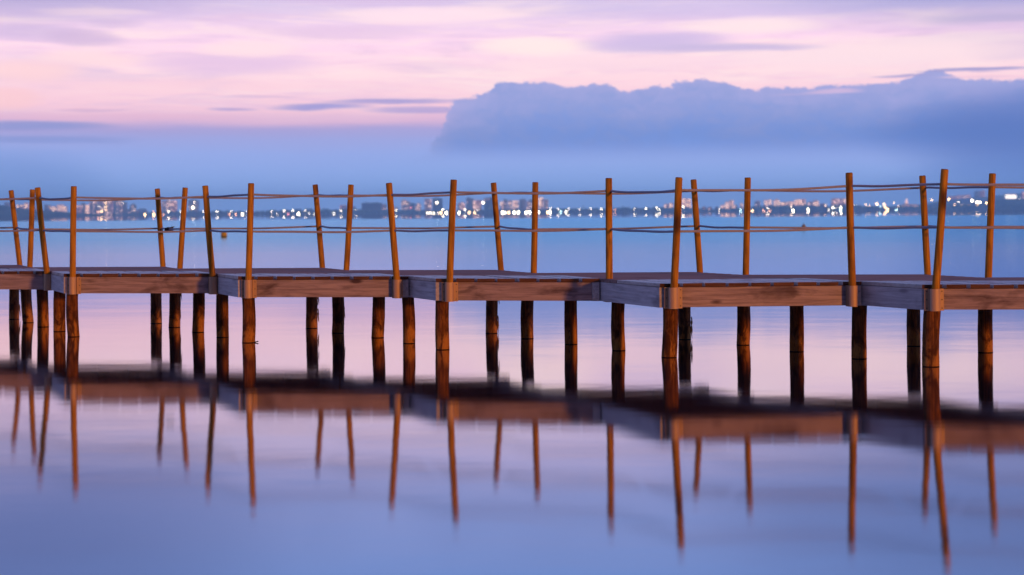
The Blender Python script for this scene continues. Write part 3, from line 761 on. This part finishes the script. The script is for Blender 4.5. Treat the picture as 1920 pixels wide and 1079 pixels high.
# ------------------------------------------------------------------ buildings across the bay
# (u0, u1, v_top, wall, lit share, floors style, kind)
BL = [
 (8, 18, 379, 'blue', .03, 'tower'), (31, 42, 384, 'cream', .35, 'low'), (43, 54, 380, 'cream', .4, 'stepped'), (58, 68, 388, 'pale', .1, 'low'), (83, 93, 384, 'blue', .05, 'low'),
 (94, 106, 387, 'pale', .2, 'low'), (107, 118, 383.5, 'cream', .45, 'block'), (118, 125, 387, 'cream', .5, 'low'), (143, 151, 385, 'pink', .1, 'block'), (152, 159, 381, 'blue', .05, 'block'),
 (160, 167, 384, 'cream', .95, 'block'), (167, 174, 378, 'pink', .08, 'tower'), (174, 184, 374, 'pink', .12, 'tower'), (185, 195, 372, 'pink', .1, 'tower'), (196, 203, 373, 'pale', .25, 'tower'),
 (204, 211, 375, 'pink', .12, 'tower'), (213, 221, 374, 'blue', .08, 'tower'), (222, 229, 373, 'pale', .18, 'tower'), (230, 237, 378, 'blue', .05, 'tower'), (243, 254, 382, 'blue', .08, 'stepped'),
 (236, 250, 392, 'pink', .15, 'gable'), (256, 274, 391.5, 'pink', .08, 'gable'),
 (303, 310, 376, 'pale', .06, 'tower'), (311, 320, 374, 'pale', .18, 'tower'), (321, 331, 375, 'pink', .15, 'tower'), (353, 371, 374.5, 'blue', .02, 'tower'),
 (637, 650, 385, 'pink', .05, 'block'), (653, 666, 387, 'blue', .05, 'block'), (678, 715, 380.5, 'dark', .0, 'block'), (716, 725, 383, 'pale', .15, 'block'), (738, 746, 388, 'pale', .05, 'low'),
 (752, 768, 374, 'pale', .15, 'stepped'), (769, 778, 381, 'blue', .03, 'block'), (779, 789, 380.5, 'pale', .2, 'stepped'), (747, 796, 394, 'dark', .0, 'low'), (796, 803, 372, 'pale', .08, 'tower'),
 (803, 809, 372, 'cream', .22, 'tower'), (811, 829, 371, 'dark', .0, 'tower'), (858, 872, 379, 'pink', .22, 'stepped'), (874, 887, 370.5, 'blue', .03, 'tower'), (887, 903, 375, 'pink', .2, 'tower'),
 (907, 925, 370.5, 'dark', .01, 'tower'), (938, 944, 377, 'cream', .2, 'tower'), (944, 952, 373, 'blue', .05, 'tower'), (953, 960, 375.5, 'pale', .15, 'block'), (961, 973, 376, 'cream', .35, 'block'),
 (974, 986, 372.5, 'blue', .0, 'tower'), (987, 992, 376, 'pale', .2, 'tower'), (992, 999, 373, 'blue', .05, 'tower'), (1010, 1019, 369, 'cream', .35, 'tower'), (1020, 1028, 373, 'pale', .12, 'tower'),
 (1152, 1160, 391, 'pink', .2, 'gable'), (1170, 1178, 391, 'pink', .15, 'gable'),
 (1245, 1254, 382, 'pink', .15, 'stepped'), (1255, 1263, 380.5, 'cream', .3, 'block'), (1278, 1285, 371, 'cream', .6, 'tower'), (1286, 1296, 372, 'cream', .45, 'tower'),
 (1316, 1325, 388, 'pink', .3, 'gable'), (1327, 1336, 388.5, 'pink', .25, 'gable'), (1341, 1348, 388, 'cream', .3, 'gable'), (1351, 1360, 384, 'cream', .3, 'stepped'), (1360, 1367, 377.5, 'cream', .4, 'stepped'),
 (1367, 1376, 375.5, 'cream', .4, 'block'), (1376, 1383, 384, 'pink', .4, 'stepped'), (1388, 1394, 381, 'cream', .3, 'block'), (1416, 1426, 376, 'pink', .2, 'stepped'), (1433, 1440, 375, 'cream', .35, 'block'),
 (1441, 1447, 373.5, 'cream', .4, 'tower'), (1451, 1462, 373, 'cream', .5, 'stepped'), (1463, 1477, 379, 'cream', .5, 'block'), (1478, 1490, 378, 'cream', .45, 'block'), (1490, 1500, 373, 'cream', .7, 'tower'),
 (1500, 1511, 373.5, 'pink', .25, 'block'), (1514, 1523, 378, 'pink', .35, 'stepped'), (1524, 1536, 375, 'cream', .35, 'stepped'), (1538, 1550, 382, 'pink', .2, 'gable'), (1560, 1574, 372.5, 'pink', .25, 'block'),
 (1575, 1590, 372.5, 'pink', .3, 'block'), (1682, 1690, 386, 'cream', .3, 'block'), (1778, 1792, 368, 'pink', .15, 'block'), (1793, 1807, 366.5, 'pink', .12, 'block'), (1808, 1820, 365.5, 'pink', .1, 'block'),
 (1828, 1836, 358, 'blue', .03, 'tower'), (1838, 1847, 357, 'pink', .08, 'tower'), (1917, 1926, 360, 'pink', .3, 'block')]
WNAME = {'blue': 'blue-grey', 'cream': 'cream', 'pale': 'pale grey', 'pink': 'pinkish', 'dark': 'dark'}
KNAME = {'tower': 'tower block', 'low': 'low building', 'stepped': 'stepped block', 'block': 'apartment block', 'gable': 'gabled house'}
phr = ordinals([((b[0] + b[1]) / 2, (b[3], b[5])) for b in BL])
def facade(mb, x0, x1, yf, z0, z1, lit, warm, dpt, side=0):
    "window bays standing a little proud of the wall"
    bays = max(2, int((x1 - x0) / 5.0)); fl = max(1, int((z1 - z0) / 3.3))
    bw_ = (x1 - x0) / bays; fh = (z1 - z0) / fl
    cols_ = [random.random() < 0.35 for _ in range(bays)]
    for i in range(bays):
        for j in range(fl):
            on = random.random() < lit * (2.6 if cols_[i] else 1.5)
            a, b_ = x0 + bw_ * (i + .14), x0 + bw_ * (i + .86); c0, c1 = z0 + fh * (j + .28), z0 + fh * (j + .84)
            mb.add([(a, yf - .12, c0), (b_, yf - .12, c0), (b_, yf - .12, c1), (a, yf - .12, c1)], [(0, 1, 2, 3)], (2 if random.random() < .6 else 3) if on else 1)
def building(u0, u1, vt, wall, lit, kind, label, hillY=None, vbase=None):
    Y = hillY or SH + random.uniform(130, 420)
    uc = (u0 + u1) / 2
    p0, p1 = at(u0, vt, Y), at(u1, vt, Y); ztop = (p0.z + p1.z) / 2
    zb = 0.9 if vbase is None else at(uc, vbase, Y).z
    ztop = max(ztop, zb + 4)
    x0, x1 = p0.x, p1.x; d = min(28, max(11, (x1 - x0) * .8)); h = ztop - zb
    e = empty('house' if kind == 'gable' else 'apartment_building', ((x0 + x1) / 2, Y + d / 2, zb))
    M = Matrix.Translation(((x0 + x1) / 2, Y + d / 2, zb))
    tag(e, label, 'house' if kind == 'gable' else 'building', 'buildings across the bay')
    mb = MB(); wb = MB(); rb = MB()
    if kind == 'gable': hw = h * .62
    elif kind == 'stepped': hw = h * .86
    elif kind == 'tower': hw = h - 3
    else: hw = h - 1.5
    mb.box(x0, Y, zb - 6, x1, Y + d, zb + hw)
    facade(wb, x0, x1, Y, zb + .6, zb + hw - .4, lit, 0, d)
    w_ = x1 - x0
    if kind == 'gable':
        xm = (x0 + x1) / 2; o = 1.0; zt = zb + hw
        rb.add([(x0 - o, Y - o, zt), (x1 + o, Y - o, zt), (x1 + o, Y + d + o, zt), (x0 - o, Y + d + o, zt), (x0 + w_ * .2, Y + d / 2, ztop), (x1 - w_ * .2, Y + d / 2, ztop)],
               [(0, 1, 5, 4), (2, 3, 4, 5), (1, 2, 5), (3, 0, 4), (3, 2, 1, 0)])
        rb.build('roof', 'roof_tile', e, M)
    elif kind == 'stepped':
        a = random.choice([.12, .3]); mb.box(x0 + w_ * a, Y + 1, zb + hw, x0 + w_ * (a + .5), Y + d - 1, zb + h * .95)
        rb.box(x0 + w_ * (a + .1), Y + 3, zb + h * .95, x0 + w_ * (a + .35), Y + d - 3, ztop); rb.box(x0 - .4, Y - .4, zb + hw, x1 + .4, Y + d + .4, zb + hw + .5)
        rb.build('roof', 'wall_' + wall, e, M)
    else:
        rb.box(x0 - .5, Y - .5, zb + hw, x1 + .5, Y + d + .5, zb + hw + .8)
        for q in range(1 if w_ < 20 else 3):
            a = random.uniform(.08, .62); rb.box(x0 + w_ * a, Y + 3, zb + hw + .8, x0 + w_ * (a + .22), Y + d * .6, ztop + random.uniform(-.3, .8))
        rb.build('roof', 'wall_' + wall, e, M)
    mb.build('wall', 'wall_' + wall, e, M)
    wb.build('windows', ['glass_dark', 'glass_dark', 'facade_glow_warm', 'facade_glow_dim'], e, M)
    if kind in ('tower', 'block') and w_ > 12 and wall != 'dark':
        cb = MB()
        for j in range(1, int(hw / 3.3)):
            z_ = zb + j * 3.3; cb.box(x0 + w_ * .55, Y - 1.3, z_, x0 + w_ * .95, Y - .15, z_ + .9)
        cb.build('balconies', 'wall_' + ('pale' if wall in ('blue', 'pale') else 'cream'), e, M)
    return e, M, Y
built = []
for b_, ph in zip(BL, phr):
    u0, u1, vt, wall, lit, kind = b_
    hy = vb_ = None
    if u0 in (1778, 1793, 1808): hy, vb_ = 6560.0, 372.5
    if u0 in (1828, 1838): hy, vb_ = 6600.0, 371.0
    if u0 == 1917: hy, vb_ = 4900.0, 372.5
    built.append((b_, building(u0, u1, vt, wall, lit, kind, '%s %s%s across the water, %s' % (WNAME[wall], 'lit ' if lit > .44 else '', KNAME[kind], ph), hy, vb_)))
# bright signs high on two dark towers and the blue block
for idx, (us, vs_, rr) in ((25, (362, 389.8, 2.4)), (25, (364.7, 380, 1.1)), (37, (819.5, 380.5, 2.0)), (41, (906, 380.5, 2.4))):
    b_, (e, M, Y) = built[idx]
    p = at(us, vs_, Y); mb = MB(); mb.ball((p.x, Y - rr - .3, p.z), rr, rr, rr); mb.box(p.x - .3, Y - .5, p.z - .3, p.x + .3, Y - .02, p.z + .3, 1)
    mb.build('wall_light', ['lamp_white', 'metal_pole'], e, M)
# floodlit church with a spire
p = at(1700, 385, SH + 300); Yc = SH + 300; x0, x1 = at(1690, 385, Yc).x, at(1722, 385, Yc).x; zt = at(1705, 383.5, Yc).z; zs = at(1700, 371.5, Yc).z; zb = .9
e = empty('church', (p.x, Yc + 8, zb)); tag(e, 'floodlit church with a pointed spire rising above the dark shore trees on the right', 'church'); M = Matrix.Translation((p.x, Yc + 8, zb))
mb = MB(); mb.box(x0, Yc, zb, x1, Yc + 18, zt - 3); mb.build('nave', 'wall_cream', e, M)
mb = MB(); mb.add([(x0 - 1, Yc - 1, zt - 3), (x1 + 1, Yc - 1, zt - 3), (x1 + 1, Yc + 19, zt - 3), (x0 - 1, Yc + 19, zt - 3), (x0 + 4, Yc + 9, zt), (x1 - 4, Yc + 9, zt)], [(0, 1, 5, 4), (2, 3, 4, 5), (1, 2, 5), (3, 0, 4)])
mb.build('roof', 'roof_tile', e, M)
mb = MB(); mb.box(p.x - 4, Yc - 3, zb, p.x + 4, Yc + 5, zt + 4); mb.build('tower', 'wall_cream', e, M)
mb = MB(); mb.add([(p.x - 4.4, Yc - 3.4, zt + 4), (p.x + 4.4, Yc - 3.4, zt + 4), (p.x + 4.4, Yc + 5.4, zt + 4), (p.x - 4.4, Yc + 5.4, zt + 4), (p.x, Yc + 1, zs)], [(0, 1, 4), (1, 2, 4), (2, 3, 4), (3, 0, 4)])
mb.build('spire', 'facade_glow_dim', e, M)  # floodlighting put into the spire as emission
mb = MB(); facade(mb, x0 + 1, x1 - 1, Yc, zb + 4, zt - 3.5, .9, 0, 0); mb.build('windows', ['glass_dark', 'glass_dark', 'facade_glow_warm', 'facade_glow_dim'], e, M)
# glaring floodlit hilltop building
Yh = 4880.0; x0, x1 = at(1885, 368, Yh).x, at(1906, 368, Yh).x; z0, z1 = at(1895, 373.5, Yh).z, at(1895, 365, Yh).z
e = empty('hilltop_building', ((x0 + x1) / 2, Yh + 8, z0)); tag(e, 'long brilliantly floodlit building on top of the dark hill at far right', 'building', 'buildings across the bay'); M = Matrix.Translation(((x0 + x1) / 2, Yh + 8, z0))
mb = MB(); mb.box(x0, Yh, z0 - 4, x1, Yh + 16, z1); mb.build('wall', 'wall_cream', e, M)
mb = MB(); n_ = 8
for i in range(n_):
    a = x0 + (x1 - x0) * (i + .15) / n_; b2 = x0 + (x1 - x0) * (i + .8) / n_; mb.box(a, Yh - .6, z0 + 1.5, b2, Yh - .1, z1 - 1 - (i % 2))
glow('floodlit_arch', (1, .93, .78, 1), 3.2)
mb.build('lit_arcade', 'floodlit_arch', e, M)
mb = MB(); mb.box(x0 - 1, Yh - 1, z1, x1 + 1, Yh + 17, z1 + .8)
for i in range(0, n_, 2): mb.box(x0 + (x1 - x0) * (i + .3) / n_, Yh + 2, z1 + .8, x0 + (x1 - x0) * (i + .7) / n_, Yh + 8, z1 + 3)
mb.build('roof', 'wall_pale', e, M)

# ------------------------------------------------------------------ lamps along the far shore: (u, v, radius px, colour)
LM = []
def L(s, colr, *pts):
    for u, v in pts: LM.append((u, v, s, colr))
L(1.15, 'white', (338.7, 396.7), (381.7, 396.7), (407, 396.7), (433.7, 396.7), (532.5, 396), (572.5, 395), (639.5, 395), (1046.3, 392.5), (1065.3, 392.5), (1086.7, 392.5), (1107, 391.7), (1127.5, 392),
  (1189.7, 392), (1211.3, 391.2), (1032.5, 391.3), (1439, 391), (1796.7, 378.7), (743, 395), (871.7, 393.7), (830.5, 393.7), (316, 396.7))
L(.75, 'white', (460, 396.7), (509.5, 397), (580, 403), (590, 403), (626, 401.7), (520, 402.8), (667.8, 394.7), (820.8, 401.5), (1484, 389), (1568.8, 389.7), (895.8, 394.5), (1348.7, 394), (229.7, 381), (184.5, 387.5), (1553.8, 395))
L(1.5, 'white', (549, 395.3), (807, 401.3), (813, 401.3), (801.7, 401.3), (1231.3, 390), (1236, 393.7), (1561.8, 389.7), (1576.8, 389.5), (1061.3, 397), (1281, 388), (947, 401), (1602.5, 385), (1515, 392), (1516, 396.5), (1914, 382.5), (1912, 373))
L(2.3, 'white', (559.7, 402.6), (454.5, 403), (837, 400.5), (860.8, 400.2), (1010, 398.3), (964, 399), (972, 399), (1487, 394.5), (1031, 397), (942, 400.5), (986.7, 399), (993, 399), (1830.8, 379.5), (1836.7, 379.5), (1823, 377))
L(1.8, 'warm', (190.8, 397), (1410.8, 395.6), (880, 399.7), (890, 400.3), (271.7, 403.6), (954, 400.5), (826.7, 401), (1027, 399), (1004, 398.5), (1644, 383), (1657.5, 383), (1659.5, 388.7), (1663.7, 392.5), (1779, 374), (1747, 375), (1849.5, 381))
L(1.2, 'warm', (1623.3, 384), (1629.7, 386), (1685, 387.5), (1675.5, 380.8), (1804, 385.5), (197.6, 381), (198, 388), (198.3, 394), (850, 401), (845, 400.5), (1547.5, 385), (1789.7, 384), (1832, 384))
L(2.4, 'warm', (288, 404))
L(1.3, 'orange', (288, 396.7), (430, 402.8), (442.5, 402.8), (1432, 395.5), (1817, 385), (306, 404.5), (1153, 394), (1275, 394), (184, 397.4), (1443, 395.6))
L(1.3, 'red', (540, 402.6), (770.8, 390.5))
L(.7, 'blue', (172.5, 377.5))
L(1.3, 'cyan', (1051, 396.5), (1388.5, 394), (1650.3, 388), (1680.8, 394), (1576, 396))
SNAME = lambda s: 'small' if s < 1 else ('large' if s > 1.7 else 'medium')
lp = ordinals([(q[0], (SNAME(q[2]), q[3])) for q in LM])
for (u, v, s, colr), ph in zip(LM, lp):
    Y = SH + random.uniform(3, 9)
    if v < 388: Y = SH + 122
    if u > 1777 and v < 386: Y = 4640
    if u > 1900: Y = 4870
    g_ = at(u, 404.4 - .0065 * u, Y)
    p = at(u, v, Y); z_ = max(p.z, 1.6)
    if u < 212 : Y = SH + 122; p = at(u, v, Y); z_ = max(p.z, 2)
    base_z = 0.6 if u < 1900 else z_ - 8
    root = empty('street_lamp', (p.x, Y, base_z)); M = Matrix.Translation((p.x, Y, base_z))
    tag(root, '%s %s lamp across the water, %s' % (SNAME(s), {'warm': 'yellowish'}.get(colr, colr), ph), 'lamp', 'lamps along the far shore')
    r_ = s * 0.64 * random.uniform(.82, 1.2) / FPX * Y
    mb = MB(); mb.tube([(p.x, Y + .3, base_z), (p.x, Y + .3, z_), (p.x, Y, z_ + r_ * .8)], [.18, .12, .10], 6); mb.build('pole', 'metal_pole', root, M)
    mb = MB(); mb.ball((p.x, Y, z_), r_, r_, r_, 10, 7); mb.build('lamp_head', 'lamp_' + colr, root, M, smooth=True)

# ------------------------------------------------------------------ single trees standing out of the belt
def tree(u, v, palm, label):
    Y = SH + random.uniform(14, 24); p = at(u, v, Y); h = p.z - .7
    root = empty('palm_tree' if palm else 'tree', (p.x, Y, .7)); M = Matrix.Translation((p.x, Y, .7)); tag(root, label, 'tree', 'trees along the far shore')
    mb = MB(); mb.tube([(p.x, Y, .3), (p.x + .3, Y, .7 + h * .5), (p.x, Y, .7 + h * .85)], [.45, .3, .22], 7); mb.build('trunk', 'trunk', root, M)
    mb = MB()
    if palm:
        for i in range(16):
            a = i * 2.4; rr = random.uniform(2.6, 3.6); c0 = Vector((p.x, Y, .7 + h * .86)); dr = Vector((math.cos(a), math.sin(a), 0))
            up_ = random.uniform(.3, 1.6)
            q = [c0, c0 + dr * rr * .5 + Vector((0, 0, up_)), c0 + dr * rr + Vector((0, 0, up_ - 1.6))]
            mb.tube(q, [.15, .5, .08], 4)
    else:
        for i in range(60):
            a, f = random.uniform(0, 6.28), random.random(); rr = 3.2 * math.sqrt(random.random()) * math.sin(math.pi * (.12 + .8 * f))
            mb.ball((p.x + rr * math.cos(a), Y + rr * math.sin(a), .7 + h * (.3 + .66 * f)), random.uniform(.5, 1.0), random.uniform(.5, 1.0), random.uniform(.4, .8), 6, 4, 0, .3)
    mb.build('crown', 'foliage', root, M)
TR = [(499, 396.5, 1), (515, 394.5, 0), (573, 393, 1), (607, 390.5, 0), (618, 394, 1), (649, 392.5, 0), (1094, 386.5, 1), (1168, 386, 0), (1180, 388, 1), (1240, 387.5, 0), (1610, 384, 0), (1640, 386.5, 1)]
for (u, v, pm), ph in zip(TR, ordinals([(q[0], q[2]) for q in TR])):
    tree(u, v, pm, ('dark palm' if pm else 'dark bushy tree') + ' topping the far shoreline, ' + ph)

# ------------------------------------------------------------------ air
mb = MB(); mb.box(-7200, -300, -3, 7200, 9600, 108)
m = bpy.data.materials.new('haze_air'); m.use_nodes = True; t = NT(m.node_tree)
for n in list(t.n): t.n.remove(n)
pv = t.node('ShaderNodeVolumePrincipled'); pv.inputs['Color'].default_value = (0.42, 0.76, 1.0, 1); pv.inputs['Density'].default_value = 1.6e-4; pv.inputs['Anisotropy'].default_value = 0.8
mo = t.node('ShaderNodeOutputMaterial'); t.l.new(pv.outputs[0], mo.inputs['Volume']); MAT['haze'] = m
tag(mb.build('haze', 'haze'), kind='stuff')
